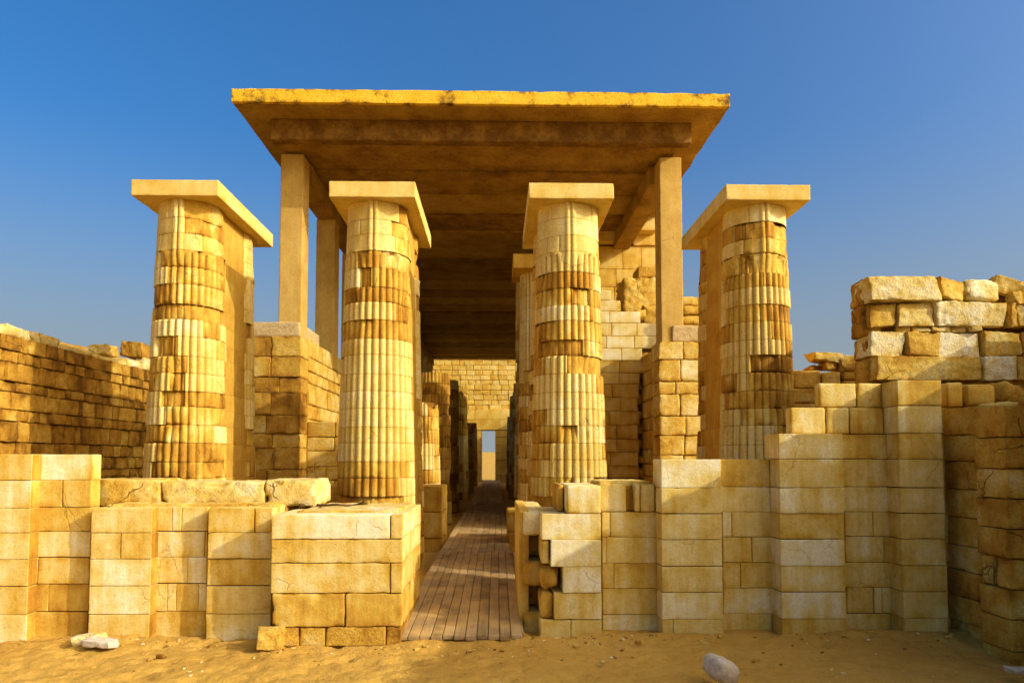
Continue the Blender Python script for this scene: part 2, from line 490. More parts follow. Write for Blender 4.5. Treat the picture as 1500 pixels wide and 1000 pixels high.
# ------------------------------------------------------------------ big corner block
YB = 6.3
cb = thing('corner_bastion', 'big cream limestone corner block with cracked lower course, left of the boardwalk', 'wall', (-1.5, 7.0, 0))
b0, b1 = XX(396, YB, 830), XX(590, YB, 830)
zb = lambda p: ZZ(p, YB)
mb = MB()
bk = dict(cell=.035, r=.004, chip=.035, amp=.004, thr=.58, rim=.22)
def brow(z0, z1, ps, ts, **k):
    q = dict(bk); q.update(k)
    for i in range(len(ps) - 1):
        x0, x1 = XX(ps[i], YB, 830), XX(ps[i + 1], YB, 830)
        mb.block(x0 + .003, x1 - .003, YB + rnd.uniform(-.005, .005), 7.78, zb(z0) + .002, zb(z1) - .002, t=ts[i], **q)
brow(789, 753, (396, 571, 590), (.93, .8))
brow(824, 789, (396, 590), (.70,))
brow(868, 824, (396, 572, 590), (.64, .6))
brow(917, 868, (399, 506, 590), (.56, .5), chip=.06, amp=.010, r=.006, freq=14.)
mb.box(b0 + .06, b1 - .06, YB + .06, 7.7, 0, zb(760), -.2)
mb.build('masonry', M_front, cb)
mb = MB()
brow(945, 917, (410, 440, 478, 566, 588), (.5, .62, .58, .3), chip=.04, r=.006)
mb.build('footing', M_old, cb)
mb = MB()     # sandy mortar bed left on the top
mb.block(b0 + .15, b1 - .08, YB + .25, 7.7, zb(757), zb(752) + .012, r=.01, amp=.02, chip=.03, t=.72, cell=.05, freq=5)
mb.build('mortar_bed', M_old, cb)

# ------------------------------------------------------------------ boardwalk
bw = thing('boardwalk', 'brown wooden plank boardwalk running between the stone walls into the colonnade', 'boardwalk', (-.32, 6.4, 0))
def planks(x0, x1, ya, yb, za, zb_, n, seg):
    m = MB()
    wp = (x1 - x0) / n
    for k in range(n):
        cuts = [ya] + ([ya + (yb - ya) * q for q in sorted(rnd.uniform(.2, .9) for _ in range(seg))] if seg else []) + [yb]
        for i in range(len(cuts) - 1):
            yy0, yy1 = cuts[i] + .002, cuts[i + 1] - .002
            L = yy1 - yy0
            z0 = za + (zb_ - za) * ((yy0 + yy1) / 2 - ya) / (yb - ya) + rnd.uniform(-.003, .003)
            m.block(x0 + k * wp + .0022, x0 + (k + 1) * wp - .0022, yy0 + (rnd.uniform(-.02, .02) if i == 0 else 0), yy1, z0 - .02, z0 + .02, r=.005, chip=.006, amp=.0015,
                    t=rnd.uniform(.3, .75), cell=max(.12, L / 16), rot=(math.atan2(zb_ - za, yb - ya), 0, 0))
    m.box(x0 + .03, x1 - .03, ya + .05, yb, min(za, zb_) - .3, min(za, zb_) - .05, 0)
    return m
planks(-.88, .225, 6.38, 10.85, .035, .205, 11, 1).build('ramp', M_wood, bw)
planks(-.86, .20, 10.88, 47.5, .20, .20, 9, 9).build('walkway', M_wood, bw)
mb = MB()
for x in (-.9, .215):
    mb.block(x, x + .03, 6.5, 10.8, .04, .13, r=.004, chip=.01, t=.4, cell=.3, rot=(math.atan2(.17, 4.47), 0, 0))
mb.build('edge_board', M_wood, bw)

# ------------------------------------------------------------------ right niched front wall
YQ, YS = 6.6, 6.82
xr = lambda p, Y=YQ: XX(p, Y, 800)
zr = [-.12] + [ZZ(y, YQ) for y in (908, 868.6, 830, 790.5, 752.7, 714.5, 672, 634, 593, 555)]
rw = thing('niched_wall', 'stepped limestone wall with pilasters, right of the boardwalk, half in shade', 'wall', (2.4, 6.9, 0))
def jr(Y, *rows): return [[XX(p, Y, 800) for p in r] if r else None for r in rows]
# broken end beside the boardwalk: alternate courses fallen out
mb = MB()
e0, e1 = XX(766, 6.95, 800), xr(793)
for k in range(5):
    deep = (k in (1, 3))
    mb.block(e0 + (.05 if deep else rnd.uniform(0, .015)), e1 + .08, 7.22 if deep else 6.93, 8.7, zr[k] + .003, zr[k + 1] - .003, t=.4 if deep else (.62, .5, .6, .5, .85)[k], cell=.035, r=.02, chip=.09 if deep else .05, amp=.02 if deep else .008, thr=.45)
mb.block(e0 - .035, e0 + .06, 7.0, 8.75, -.1, zr[5] + .005, t=.6, cell=.08, r=.008, chip=.01)
mb.build('broken_end', M_front, rw)
mb = MB()
wallx(mb, xr(791), xr(881), YQ, 7.6, zr[:6], .9, .78, .14,
      joints=jr(YQ, (791, 836, 881), (811, 881), (824, 881), (806, 881), (793, 881)), tones=[-.05, -.02, .05, .0, .12], core=False, skip=(), **fk)
mb.block(xr(791), xr(812) - .004, YQ + .05, 7.4, zr[1] + .003, zr[2] - .003, t=.5, cell=.03, r=.02, chip=.09, amp=.02, thr=.42)
mb.block(xr(792), xr(820), YQ + .08, 7.4, zr[2] + .01, zr[3] - .01, t=.48, cell=.03, r=.05, chip=.07, amp=.03, thr=.42)
mb.block(xr(793), xr(805), YQ + .03, 7.4, zr[3] + .02, zr[4] - .003, t=.6, cell=.03, r=.02, chip=.05, amp=.01, thr=.45)
mb.box(xr(830), xr(875), YQ + .1, 7.5, 0, zr[5] - .05, -.2)
mb.build('pilaster', M_front, rw)
mb = MB(); wallx(mb, xr(881), xr(969), YS, 7.6, zr[:6], .5, .68, .07, joints=jr(YS, (882, 969), (882, 967, 969), (882, 899, 969), (882, 888, 962, 969), (882, 894, 969)), tones=[.08, -.02, -.02, 0, .04], **fk); mb.build('recess_panel', M_front, rw)
mb = MB()
for a, b_, y, t_ in ((820, 830, 6.86, .4), (831, 882, YQ + .02, .84), (882, 925, YS, .74), (937, 946, YS, .8), (946, 969, YS + .004, .7)):
    mb.block(xr(a), xr(b_) - .004, y, 7.5, zr[5] + .002, ZZ(709, YS) + rnd.uniform(-.006, .006), t=t_, cell=.04, r=.015, chip=.04, amp=.005)
mb.block(xr(921), xr(940), YS + .10, 7.4, zr[5], ZZ(712, YS), t=.1, cell=.05, r=.015, chip=.03)
mb.block(xr(885), xr(965), 6.95, 7.6, ZZ(712, YS) - .03, ZZ(705, YS), t=.7, cell=.05, r=.02, chip=.06, amp=.012)
mb.build('coping_row', M_front, rw)
mb = MB(); wallx(mb, xr(969), xr(1058), YQ, 6.95, zr[:8], .9, .78, .14, joints=jr(YQ, (969, 985, 1058)), tones=[0, .06, -.02, 0, -.02, 0, .05], **fk); mb.build('pilaster', M_front, rw)
mb = MB(); wallx(mb, xr(1058), xr(1143), YS, 6.95, zr[:8], .5, .72, .15, joints=jr(YS, None, (1059, 1136, 1143), (1059, 1084, 1143), (1059, 1102, 1143), (1059, 1072, 1143), None, None), tones=[0, .1, 0, 0, 0, 0, .05], **fk); mb.build('recess_panel', M_front, rw)
mb = MB(); wallx(mb, xr(1143), xr(1238), YQ, 6.95, zr[:9], .9, .76, .14, tones=[-.05, .06, 0, .03, 0, 0, 0, 0, .03], **fk)
mb.build('pilaster', M_front, rw)
mb = MB(); wallx(mb, xr(1238), xr(1322), YS, 6.95, zr[:9], .5, .70, .15, joints=jr(YS, None, (1239, 1278, 1290, 1322), None, (1239, 1295, 1322), (1239, 1280, 1322), None, None), **fk); mb.build('recess_panel', M_front, rw)
mb = MB()
for a, b_, k, t_ in ((1178, 1232, 8, .76), (1233, 1268, 8, .68), (1269, 1321, 8, .62), (1224, 1282, 9, .68), (1283, 1321, 9, .66)):
    mb.block(xr(a), xr(b_) - .004, YS + (.02 if k == 8 else .05), 6.98, zr[k] + .002, zr[k + 1] - .002, t=t_, cell=.05, r=.012, chip=.02)
mb.build('upper_course', M_front, rw)
mb = MB(); wallx(mb, xr(1321), xr(1386), YQ, 6.95, zr[:11], .9, .66, .06, **fk); mb.build('pilaster', M_front, rw)
mb = MB(); wallx(mb, xr(1386), xr(1480), YS, 6.95, zr[:10], .5, .58, .08, **fk)
mb.block(XX(1384, YS, 570), XX(1408, YS, 570), YS - .03, 7.5, zr[9], zr[10] + .0, t=.55, cell=.05, r=.02)
mb.block(XX(1409, YS, 570), XX(1455, YS, 570), YS - .06, 7.5, zr[9], zr[10] - .01, t=.6, cell=.05, r=.06, chip=.06)
mb.build('recess_panel', M_front, rw)

# ------------------------------------------------------------------ return wall at the right edge
rt = thing('return_wall', 'shaded limestone wall coming forward at the right edge, with a slot between its blocks', 'wall', (4.8, 5.5, 0))
mb = MB()
zt = [-.15, .10, .33, .57, .80, 1.06, 1.32, 1.58, 1.82, 2.08]
wally(mb, 4.30, 5.4, 6.30, 6.85, zt, .6, .5, .12, cell=.045, r=.005, chip=.035, amp=.004, xj=.02)
mb.build('pilaster', M_old, rt)
mb = MB()
zt2 = [-.2, .02, .28, .52, .78, 1.02, 1.27, 1.52, 1.78, 2.05]
for k in range(len(zt2) - 1):
    a = 4.22 + rnd.uniform(-.015, .015)
    if k in (3,):
        mb.block(a, 5.4, 5.87, 6.06, zt2[k] + .003, zt2[k + 1] - .003, t=.5, cell=.045, r=.02, chip=.05)
        mb.block(a, 5.4, 6.12, 6.25, zt2[k] + .003, zt2[k + 1] - .003, t=.5, cell=.045, r=.02, chip=.05)
    else:
        mb.block(a, 5.4, 5.87 + rnd.uniform(-.01, .01), 6.25, zt2[k] + .003, zt2[k + 1] - .003, t=.5 + rnd.uniform(-.1, .12), cell=.045, r=.005, chip=.035, amp=.004)
mb.box(4.36, 5.3, 5.95, 6.4, -.2, 1.9, -.2)
mb.build('pilaster', M_old, rt)
mb = MB()     # rest of the wall, running forward out of the picture, stepped top
for y0, y1, z in ((5.2, 5.9, 2.84), (4.3, 5.2, 2.90), (3.4, 4.3, 2.78), (2.4, 3.4, 2.88), (1.0, 2.4, 2.82), (-1.5, 1.0, 2.86)):
    wally(mb, 4.62, 5.5, y0, y1, courses(-.2, z, .27), .6, .55, .1, cell=.12, r=.02, chip=.04)
mb.build('forward_run', M_old, rt)
mb = MB()
wally(mb, 6.3, 7.4, 4.4, 7.4, courses(-.2, 3.45, .3), .7, .5, .1, cell=.15, r=.03, chip=.05)
wally(mb, 6.8, 7.6, 7.4, 8.6, courses(-.2, 4.05, .3), .7, .5, .1, cell=.15, r=.03, chip=.05)
mb.build('shadow_mass', M_old, rt)  # unseen mass added out of view to shadow the ruined wall

# ------------------------------------------------------------------ ruined rubble wall, upper right
YU = 7.85
uw = thing('ruined_wall', 'ruined wall of big irregular pale blocks against the sky at the right', 'wall', (4.9, 8.2, 0))
mb = MB()
def urow(y1, y0, spec, yo=0., **kw):
    q = dict(cell=.025, r=.005, chip=.045, amp=.014, jit=.085, thr=.54, freq=13.); q.update(kw)
    for a, b_, t_ in spec:
        mb.block(XX(a, YU, 480), XX(b_, YU, 480), YU + yo + rnd.uniform(-.03, .04), YU + .30, ZZ(y0, YU), ZZ(y1, YU), t=t_, **q)
urow(404, 440, ((1276, 1374, .88),), yo=-.03)
urow(440, 475, ((1276, 1314, .5), (1316, 1366, .8), (1368, 1478, .86), (1480, 1489, .7), (1490, 1540, .78)))
urow(475, 483, ((1318, 1338, .7), (1340, 1364, .75), (1366, 1376, .6), (1377, 1397, .7), (1398, 1420, .8), (1422, 1437, .7)), r=.01, chip=.02, amp=.006, yo=.02)
urow(483, 520, ((1276, 1327, .84), (1329, 1377, .42), (1380, 1435, .92), (1437, 1494, .66), (1496, 1545, .5)))
urow(520, 556, ((1282, 1432, .6), (1435, 1483, .95), (1486, 1550, .6)), yo=-.06, jit=.02)
urow(556, 600, ((1300, 1400, .5), (1402, 1470, .5), (1472, 1550, .55)), yo=.08)
# left end, going back
for k, (y1, y0) in enumerate(((402, 440), (440, 488), (488, 522), (522, 558))):
    mb.block(XX(1272, YU, 480) + (.04 if k > 1 else 0), XX(1300, YU, 480), YU + .10, YU + .42, ZZ(y0, YU), ZZ(y1, YU), t=.35, cell=.04, r=.02, chip=.06, amp=.012, thr=.5, jit=.04)
mb.block(XX(1278, YU + 1.1, 480), XX(1540, YU, 480), YU + .4, YU + 1.1, 1.5, ZZ(412, YU), t=.45, cell=.08, r=.04, chip=.08, amp=.03)
mb.box(XX(1290, YU, 480), XX(1540, YU, 480), YU + .12, YU + .28, 0, ZZ(425, YU), -.1)
mb.build('masonry', M_old, uw)
def loose(name, label, cat, a, b_, y1, y0, Y, dep, t_, rot=(0, 0, 0), mat=None, group=None, **kw):
    q = dict(cell=.022, r=.007, chip=.06, amp=.016, jit=.15, thr=.5, freq=12.); q.update(kw)
    m = MB()
    x0, x1 = XX(a, Y, (y0 + y1) / 2), XX(b_, Y, (y0 + y1) / 2)
    z0, z1 = at((a + b_) / 2, y0, Y).z, at((a + b_) / 2, y1, Y).z
    m.block(x0, x1, Y, Y + dep, z0, z1, t=t_, rot=rot, **q)
    o = m.build(name, mat or M_old)
    # put the origin at the stone's base
    c = Vector(((x0 + x1) / 2, Y + dep / 2, z0))
    o.data.transform(Matrix.Translation(-c)); o.location = c
    return tag(o, label, cat, group)
G1 = 'loose stones on the walls'
loose('stone_block', 'grey tilted stone block on top of the ruined wall, left of the round boulder', 'stone', 1376, 1414, 407, 440, YU, .35, .6, (0, .16, .1), group=G1)
loose('boulder', 'rounded pale boulder sitting on top of the ruined wall', 'stone', 1418, 1466, 405, 441, YU - .03, .4, .84, (0, .05, 0), r=.06, group=G1)
loose('stone_slab', 'golden slab leaning on the ruined wall at the right edge of the picture', 'stone', 1462, 1512, 408, 434, YU + .05, .4, .5, (0, .3, -.2), jit=.08, group=G1)
loose('stone_block', 'ochre block under the leaning slab at the top right of the ruined wall', 'stone', 1483, 1540, 428, 446, YU, .4, .5, group=G1)
loose('boulder', 'rough brown boulder lying behind the rounded wall block below the ruined wall', 'stone', 1452, 1512, 562, 600, 7.2, .5, .5, (0, .1, .2), group=G1, r=.06, jit=.14)
loose('boulder', 'pale jagged boulder on top of the shaded wall at the right edge', 'stone', 1446, 1496, 590, 632, 6.6, .45, .72, (0, -.08, 0), group=G1, r=.05, jit=.12)

# ------------------------------------------------------------------ small wall behind, between right column and ruined wall
YM = 9.6
sw = thing('low_wall', 'low golden block wall between the right-hand columns and the ruined wall', 'wall', (XX(1210, YM), YM + .3, 0))
mb = MB()
for a, b_, y1, y0, t_ in ((1160, 1203, 541, 568, .5), (1205, 1232, 543, 568, .62), (1234, 1262, 543, 556, .5), (1234, 1262, 556, 568, .45), (1156, 1222, 568, 590, .45), (1223, 1290, 568, 590, .5), (1156, 1200, 590, 625, .6), (1201, 1290, 590, 625, .5), (1150, 1290, 625, 760, .5)):
    mb.block(XX(a, YM, 560), XX(b_, YM, 560) - .004, YM + rnd.uniform(-.02, .02), YM + .5, ZZ(y0, YM) + .003, ZZ(y1, YM), t=t_, cell=.05, r=.015, chip=.05, amp=.01)
mb.build('masonry', M_old, sw)
loose('stone_block', 'tilted stone balanced highest on the low golden wall beside the right-hand columns', 'stone', 1196, 1232, 515, 529, YM, .3, .72, (0, .12, 0), group=G1)
loose('stone_block', 'small stone propping up the tilted stone on the low golden wall', 'stone', 1207, 1226, 528, 542, YM + .05, .2, .55, (0, -.1, 0), group=G1, r=.015, chip=.03)
loose('stone_block', 'squarish stone at the right end of the low golden wall, touching the ruined wall', 'stone', 1233, 1260, 521, 543, YM, .3, .66, group=G1)
loose('stone_chip', 'flat dark chip of stone at the left end of the low golden wall', 'stone', 1185, 1207, 535, 542, YM + .1, .2, .3, group=G1, r=.01, chip=.02)

# ------------------------------------------------------------------ ribbed columns
NR = 30
def shaft(cx, cy, z0, z1, rt_, rb, seed, ch=.222, leaf=True, nth=300, newp=.45, dark=0., nzr=8, ztop_ref=None, broken=0.):
    """round reeded shaft laid in courses of mixed old and new stone"""
    r_ = random.Random(seed)
    m = MB()
    th = np.linspace(0, 2 * math.pi, nth, endpoint=False)
    ths = th + math.pi / 2                           # seam at the back (+Y), middle of the array faces -Y
    n = max(2, int(round((z1 - z0) / ch)))
    zz = [z0 + (z1 - z0) * k / n + (r_.uniform(-.02, .02) if 0 < k < n else 0) for k in range(n + 1)]
    H = z1 - z0
    u = (th / (2 * math.pi) * NR) % 1.0 * 2 - 1
    rib = np.sqrt(np.clip(1 - (u * .99) ** 2, 0, 1))     # convex reeds
    d0 = np.abs(((th - math.pi + math.pi) % (2 * math.pi)) - math.pi)  # angle from the front
    for k in range(n):
        za, zb_ = zz[k] + .0015, zz[k + 1] - .0015
        np_ = r_.choice((4, 5, 5, 6, 7))
        cuts = sorted(r_.uniform(0, 2 * math.pi) for _ in range(np_))
        pid = np.searchsorted(cuts, th) % np_
        cen = [((cuts[i - 1] + (cuts[i] if i else cuts[i] + 2 * math.pi)) / 2) for i in range(np_)]
        big = fbm(np.array([[math.cos(c_) * 1.1 + seed * 3.1, math.sin(c_) * 1.1, zz[k] * 1.15 + seed] for c_ in cen]), 2)
        big = big + np.array([r_.uniform(-.13, .13) for _ in cen])
        kinds = [bool(q > .60 - .26 * newp) for q in big]
        worn = [(not kk) and r_.random() < .16 for kk in kinds]
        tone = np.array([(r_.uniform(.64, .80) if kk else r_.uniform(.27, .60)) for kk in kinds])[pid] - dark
        wear = np.array([(0.04 if kk else r_.uniform(.35, 1)) for kk in kinds])[pid]
        flat_ = np.array([(.75 if q else 0) for q in worn])[pid]
        off = np.array([(r_.uniform(-.001, .002) if kk else (r_.uniform(-.028, -.014) if q else r_.uniform(-.005, .002))) for kk, q in zip(kinds, worn)])[pid]
        edge = np.zeros(nth)
        for c in cuts:
            dd = np.abs(((th - c + math.pi) % (2 * math.pi)) - math.pi)
            edge = np.maximum(edge, np.exp(-(dd / .016) ** 2))
        fr = np.array([0, .025, .09] + list(np.linspace(.2, .8, nzr - 6)) + [.91, .975, 1])
        rows, tones = [], []
        for f in fr:
            z = za + (zb_ - za) * f
            R0 = rb + (rt_ - rb) * ((z - z0) / H)
            P = np.stack([np.cos(ths) * R0 + cx, np.sin(ths) * R0 + cy, np.full(nth, z)], 1)
            n1 = fbm(P * 6 + seed, 3); n2 = fbm(P * 19 + seed * 3, 3)
            ribh = .056 * (rib - .40) * (1 - .22 * wear) * (1 - flat_) + .014
            if leaf:
                zl = z1 - .80 + .15 * np.sin(np.clip((d0 - .16) / .95, 0, 1) * math.pi) * (d0 > .16) * (d0 < 1.11)
                zl2 = np.where(d0 >= 1.11, z1 - .80 + .15 * np.sin(np.clip((d0 - 1.27) / .95, 0, 1) * math.pi), zl)
                s_ = sm(-.008, .010, z - zl2)
                stem = np.where(d0 < .17, np.sqrt(np.clip(1 - ((d0 * 2 / .17) % 2 - 1) ** 2, 0, 1)) * .034 + .012, 0)
                smooth = .040 + np.where(s_ > .5, .024 * np.exp(-np.clip(z - zl2, 0, 9) / .045), 0)
                ribh = ribh * (1 - s_) + s_ * np.where(d0 < .17, stem + .02, smooth)
            n3 = fbm(P * 47 + seed, 2)
            er = wear * (.010 * np.clip((n1 - .45) * 4, 0, 1) + .016 * (n2 - .4) + .008 * (n3 - .5))
            ed = max(0, 1 - min(f, 1 - f) / .09)
            chipz = ed * (.001 + wear * (.018 * np.clip((n1 - .52) * 5, 0, 1) + .003 * n2)) + wear * .010 * math.exp(-f / .08) * np.clip((n1 - .42) * 5, 0, 1)
            rr = R0 - .030 + ribh + off - er - chipz - edge * (.012 + .012 * wear * n2)
            rr = rr - wear * .055 * np.clip((fbm(P * 3.3 + seed * 7, 2) - .63) * 9, 0, 1)
            if broken and k == n - 1: z = z - broken * np.clip(n1 - .3, 0, 1) * f
            P[:, 0] = np.cos(ths) * rr + cx; P[:, 1] = np.sin(ths) * rr + cy
            P[:, 2] = z + wear * ed * .006 * (n2 - .5)
            rows.append(P); tones.append(tone - .28 * (f < .01 or f > .99) - wear * (.24 * np.clip((n1 - .46) * 3, -.6, 1) + .55 * (n2 - .5)) - edge * .12 - wear * .24 * np.exp(-f / .12) * np.clip((n1 - .38) * 5, 0, 1.2))
        nf = len(fr)
        V = np.concatenate(rows); T = np.concatenate(tones)
        i = np.arange(nf - 1)[:, None] * nth; j = np.arange(nth)[None, :]; j2 = (j + 1) % nth
        Q = np.stack([(i + j).ravel(), (i + j2).ravel(), (i + nth + j2).ravel(), (i + nth + j).ravel()], 1)
        m.add(V, Q, T)
        m_r = rb + (rt_ - rb) * ((za - z0) / H) - .06
    # inner core closes the joints and the top
    tt = np.linspace(0, 2 * math.pi, 24, endpoint=False)
    V = []
    for z, r0 in ((z0, rb - .07), (z1 - .01, rt_ - .07), (z1 - .01, .01)):
        V += [(cx + math.cos(a) * r0, cy + math.sin(a) * r0, z) for a in tt]
    Q = []
    for a in range(2):
        for b_ in range(24):
            Q.append((a * 24 + b_, a * 24 + (b_ + 1) % 24, (a + 1) * 24 + (b_ + 1) % 24, (a + 1) * 24 + b_))
    m.add(V, Q, -.1)
    return m

AX = -.325
YC, YC2 = 9.32, 10.42
ZCAPB, ZCAPT = ZZ(290, 8.8), ZZ(267, 8.8)
RT, RB = .385, .515
GC = 'ribbed column pairs of the portico'
labs = ['far left pair of ribbed columns under one flat slab, golden side wall in the sun',
        'pair of ribbed columns just left of the boardwalk, in front of the tall concrete roof',
        'pair of ribbed columns just right of the boardwalk, pale repaired bands on its front',
        'far right pair of ribbed columns under one flat slab, with a smooth shaded side wall']
for k, cx in enumerate((AX - 3.67, AX - 1.235, AX + 1.255, AX + 3.74)):
    t_ = thing('column_pair', labs[k], 'column', (cx, (YC + YC2) / 2, .05), GC)
    shaft(cx, YC, .05, ZCAPB, RT, RB, 11 + k * 5, newp=(.12, .42, .42, .08)[k]).build('column_shaft', M_col, t_)
    shaft(cx, YC2, .05, ZCAPB, RT, RB, 13 + k * 5, newp=.35).build('column_shaft', M_col, t_)
    m = MB()   # wall joining the two shafts, tapering like them, of smooth courses
    zs = courses(.05, ZCAPB, .222, .02)
    for i in range(len(zs) - 1):
        f = (zs[i] + zs[i + 1]) / 2 / ZCAPB
        hw = (RB + (RT - RB) * f) - .035
        js = splits(YC + .05, YC2 - .12, .55)
        for a in range(len(js) - 1):
            m.block(cx - hw, cx + hw, js[a] + .0005, js[a + 1] - .0005, zs[i] + .0005, zs[i + 1] - .0005, r=.003, chip=.004, amp=.001, t=.44 + rnd.uniform(-.05, .05), cell=.2, blot=.12, rim=.05)
    m.build('joining_wall', M_smooth, t_)
    m = MB()
    m.block(cx - .535, cx + .535, 8.8, 10.98, ZCAPB, ZCAPT, r=.006, chip=.022, amp=.002, t=.70, cell=.06, blot=.2, rim=.15)
    m.build('capital_slab', M_smooth, t_)

# ------------------------------------------------------------------ concrete canopy over the colonnade
ZCE = 7.2
cn = thing('concrete_canopy', 'tall flat yellow concrete roof on square pillars above the colonnade', 'roof', (AX, 13, 0))
m = MB()
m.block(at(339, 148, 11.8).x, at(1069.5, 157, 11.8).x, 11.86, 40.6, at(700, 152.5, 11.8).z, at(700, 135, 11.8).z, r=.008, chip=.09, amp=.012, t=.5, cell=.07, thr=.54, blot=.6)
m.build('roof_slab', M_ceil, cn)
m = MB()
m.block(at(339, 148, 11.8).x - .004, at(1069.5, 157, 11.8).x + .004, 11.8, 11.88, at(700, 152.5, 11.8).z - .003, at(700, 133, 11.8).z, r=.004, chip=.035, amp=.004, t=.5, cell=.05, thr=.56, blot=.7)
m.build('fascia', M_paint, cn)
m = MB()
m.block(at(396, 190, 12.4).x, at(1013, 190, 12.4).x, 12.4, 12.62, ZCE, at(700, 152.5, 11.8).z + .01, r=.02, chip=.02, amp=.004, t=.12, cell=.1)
m.build('front_beam', M_ceil, cn)  # dark tone paints in the shade behind the roof lip
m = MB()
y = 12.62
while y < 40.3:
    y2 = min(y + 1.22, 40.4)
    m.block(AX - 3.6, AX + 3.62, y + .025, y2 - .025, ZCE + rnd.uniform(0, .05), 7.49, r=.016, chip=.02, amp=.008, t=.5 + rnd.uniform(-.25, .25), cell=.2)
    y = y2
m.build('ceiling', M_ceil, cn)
m = MB()
m.box(AX - 3.6, AX + 3.6, 12.7, 40.3, 7.3, 7.45, .1)
for sgn, xa, xb in ((-1, AX - 3.63, AX - 3.23), (1, AX + 3.24, AX + 3.64)):
    m = MB()
    m.block(xa, xb, 13.44, 40.35, 6.86, ZCE + .01, r=.012, chip=.01, amp=.003, t=.5, cell=.4)
    m.build('side_beam', M_ceil, cn)
pil = None
for side in (-1, 1):
    for k in range(11):
        if side > 0 and k in (1, 2): continue
        y = 13.0 + 2.62 * k
        x = (at(426, 350, 13).x) if side < 0 else (at(983.5, 350, 13).x)
        zt_ = ZCE + .005 if k == 0 else 6.865
        if pil is None or k < 2 or base[0] * side < 0:
            m = MB()
            m.block(x - .205, x + .205, y, y + .45, 3.2, zt_, r=.010, chip=.02, amp=.003, t=.66, cell=.12, blot=.2, rim=.15)
            pil = m.build('pillar', M_conc, cn)
            base = (x, y)
        else:
            o = pil.copy(); COL.objects.link(o); o.parent = cn
            o.location = (x - base[0], y - base[1], 0)

# ------------------------------------------------------------------ colonnade side walls
XL, XRt = -3.52, 2.90
YW = 13.0
cwl = thing('colonnade_wall', 'tall rough golden wall behind the far left column, carrying concrete pillars', 'wall', (-4.2, YW, 0))
ztl = ZZ(487, YW)
m = MB()
wallx(m, -5.05, XL - .02, YW - .06, YW + .5, courses(0, ztl - .1, .36, .2), .55, .42, .16, cell=.04, r=.004, chip=.04, amp=.012, thr=.52, freq=13., yj=.025, skip=())
m.build('front_face', M_old, cwl)
m = MB()
wally(m, -4.9, XL, YW + .45, 41, courses(0, ztl - .05, .30, .2), .5, .58, .1, cell=.15, r=.02, chip=.05, amp=.01, skip=('-x',))
m.build('long_face', M_old, cwl)
m = MB()
m.block(-5.05, XL - .05, YW - .04, YW + 1.4, ztl - .10, ZZ(473, YW), r=.02, chip=.04, amp=.008, t=.62, cell=.08)
m.build('concrete_sill', M_sill, cwl)

cwr = thing('colonnade_wall', 'tall ochre wall under the right concrete pillar, left of the far right column', 'wall', (3.6, YW, 0))
ztr = ZZ(500, YW)
x0 = XX(964, YW, 600)
m = MB()
wallx(m, x0, 4.6, YW - .06, YW + .5, courses(0, ztr, .34, .2), .42, .60, .1, cell=.05, r=.015, chip=.05, amp=.01, thr=.5, skip=())
m.build('front_face', M_old, cwr)
m = MB()
for ya_, yb2, zt9 in ((YW + .45, 18.3, ztr - .05), (18.3, 24.6, 6.5), (24.6, 26.3, ztr - .1), (26.3, 41, 6.5), (41, 48, 5.2)):  # unseen heights and gap shaped to darken the colonnade and sunlight one column
    wally(m, x0 + .05, 4.5, ya_, yb2 - .004, courses(0, zt9, .30, .2), .6, .5, .1, cell=.2, r=.015, chip=.05, amp=.01, skip=('+x',))
m.build('long_face', M_old, cwr)
m = MB()
m.block(XX(986, YW), 4.6, YW - .04, YW + 1.2, ztr, ZZ(476, YW), r=.02, chip=.03, amp=.006, t=.5, cell=.08)
m.build('concrete_sill', M_sill, cwr)
m = MB()
for k in range(9):
    m.block(XX(1000, 14.2) + rnd.uniform(-.05, .02), 4.4, 14.2 + rnd.uniform(-.06, .06), 15.2, ZZ(500, 14.2) + k * .19 - .2, ZZ(500, 14.2) + k * .19 - .01, r=.03, chip=.08, amp=.02, t=.55 + rnd.uniform(-.1, .1), cell=.05, thr=.45) if k < 6 else None
m.build('rubble_core', M_old, cwr)

# ------------------------------------------------------------------ left courtyard wall (runs away from the camera)
XLW = -6.42
yl = thing('courtyard_wall', 'long rough ochre brick wall receding at the far left, mostly in shade', 'wall', (-6.9, 11, 0))
ztw = 3.28
m = MB()
wally(m, XLW - .9, XLW, 6.2, 14.2, courses(-.1, ztw - .05, .195, .3), .27, .32, .18, gap=.009, cell=.045, r=.004, chip=.03, amp=.016, thr=.52, freq=14., skip=('-x',), xj=.03)
m.build('masonry', M_old, yl)
m = MB()
y = 6.2
while y < 13.9:
    L = rnd.uniform(.5, 1.1)
    m.block(XLW - 1.2, XLW - .06 + rnd.uniform(-.06, .04), y, y + L, ztw - .06, ztw + rnd.uniform(.03, .13), r=.03, chip=.10, amp=.03, t=.80, cell=.06, thr=.42)
    y += L
m.build('worn_top', M_old, yl)
m = MB()
m.block(-10.5, -7.3, 5, 19, 2.4, 3.62, r=.1, chip=.1, amp=.1, t=.4, cell=.3, freq=2)
m.build('rubble_bank', M_old, yl)
loose('boulder', 'dark brown boulder on the far end of the left courtyard wall', 'stone', 176, 212, 503, 523, 13.3, .5, .3, (0, .1, 0), group=G1)
loose('stone_block', 'golden stone on top of the left courtyard wall, left of the dark boulder', 'stone', 127, 156, 502, 518, 12.2, .4, .62, group=G1)
loose('stone_block', 'small white stone at the end of the left courtyard wall, against the column', 'stone', 199, 213, 522, 540, 13.3, .3, .95, group=G1, r=.02, chip=.03)
loose('stone_block', 'white stone on the left courtyard wall at the picture edge', 'stone', -14, 11, 474, 489, 9.6, .4, .95, group=G1)

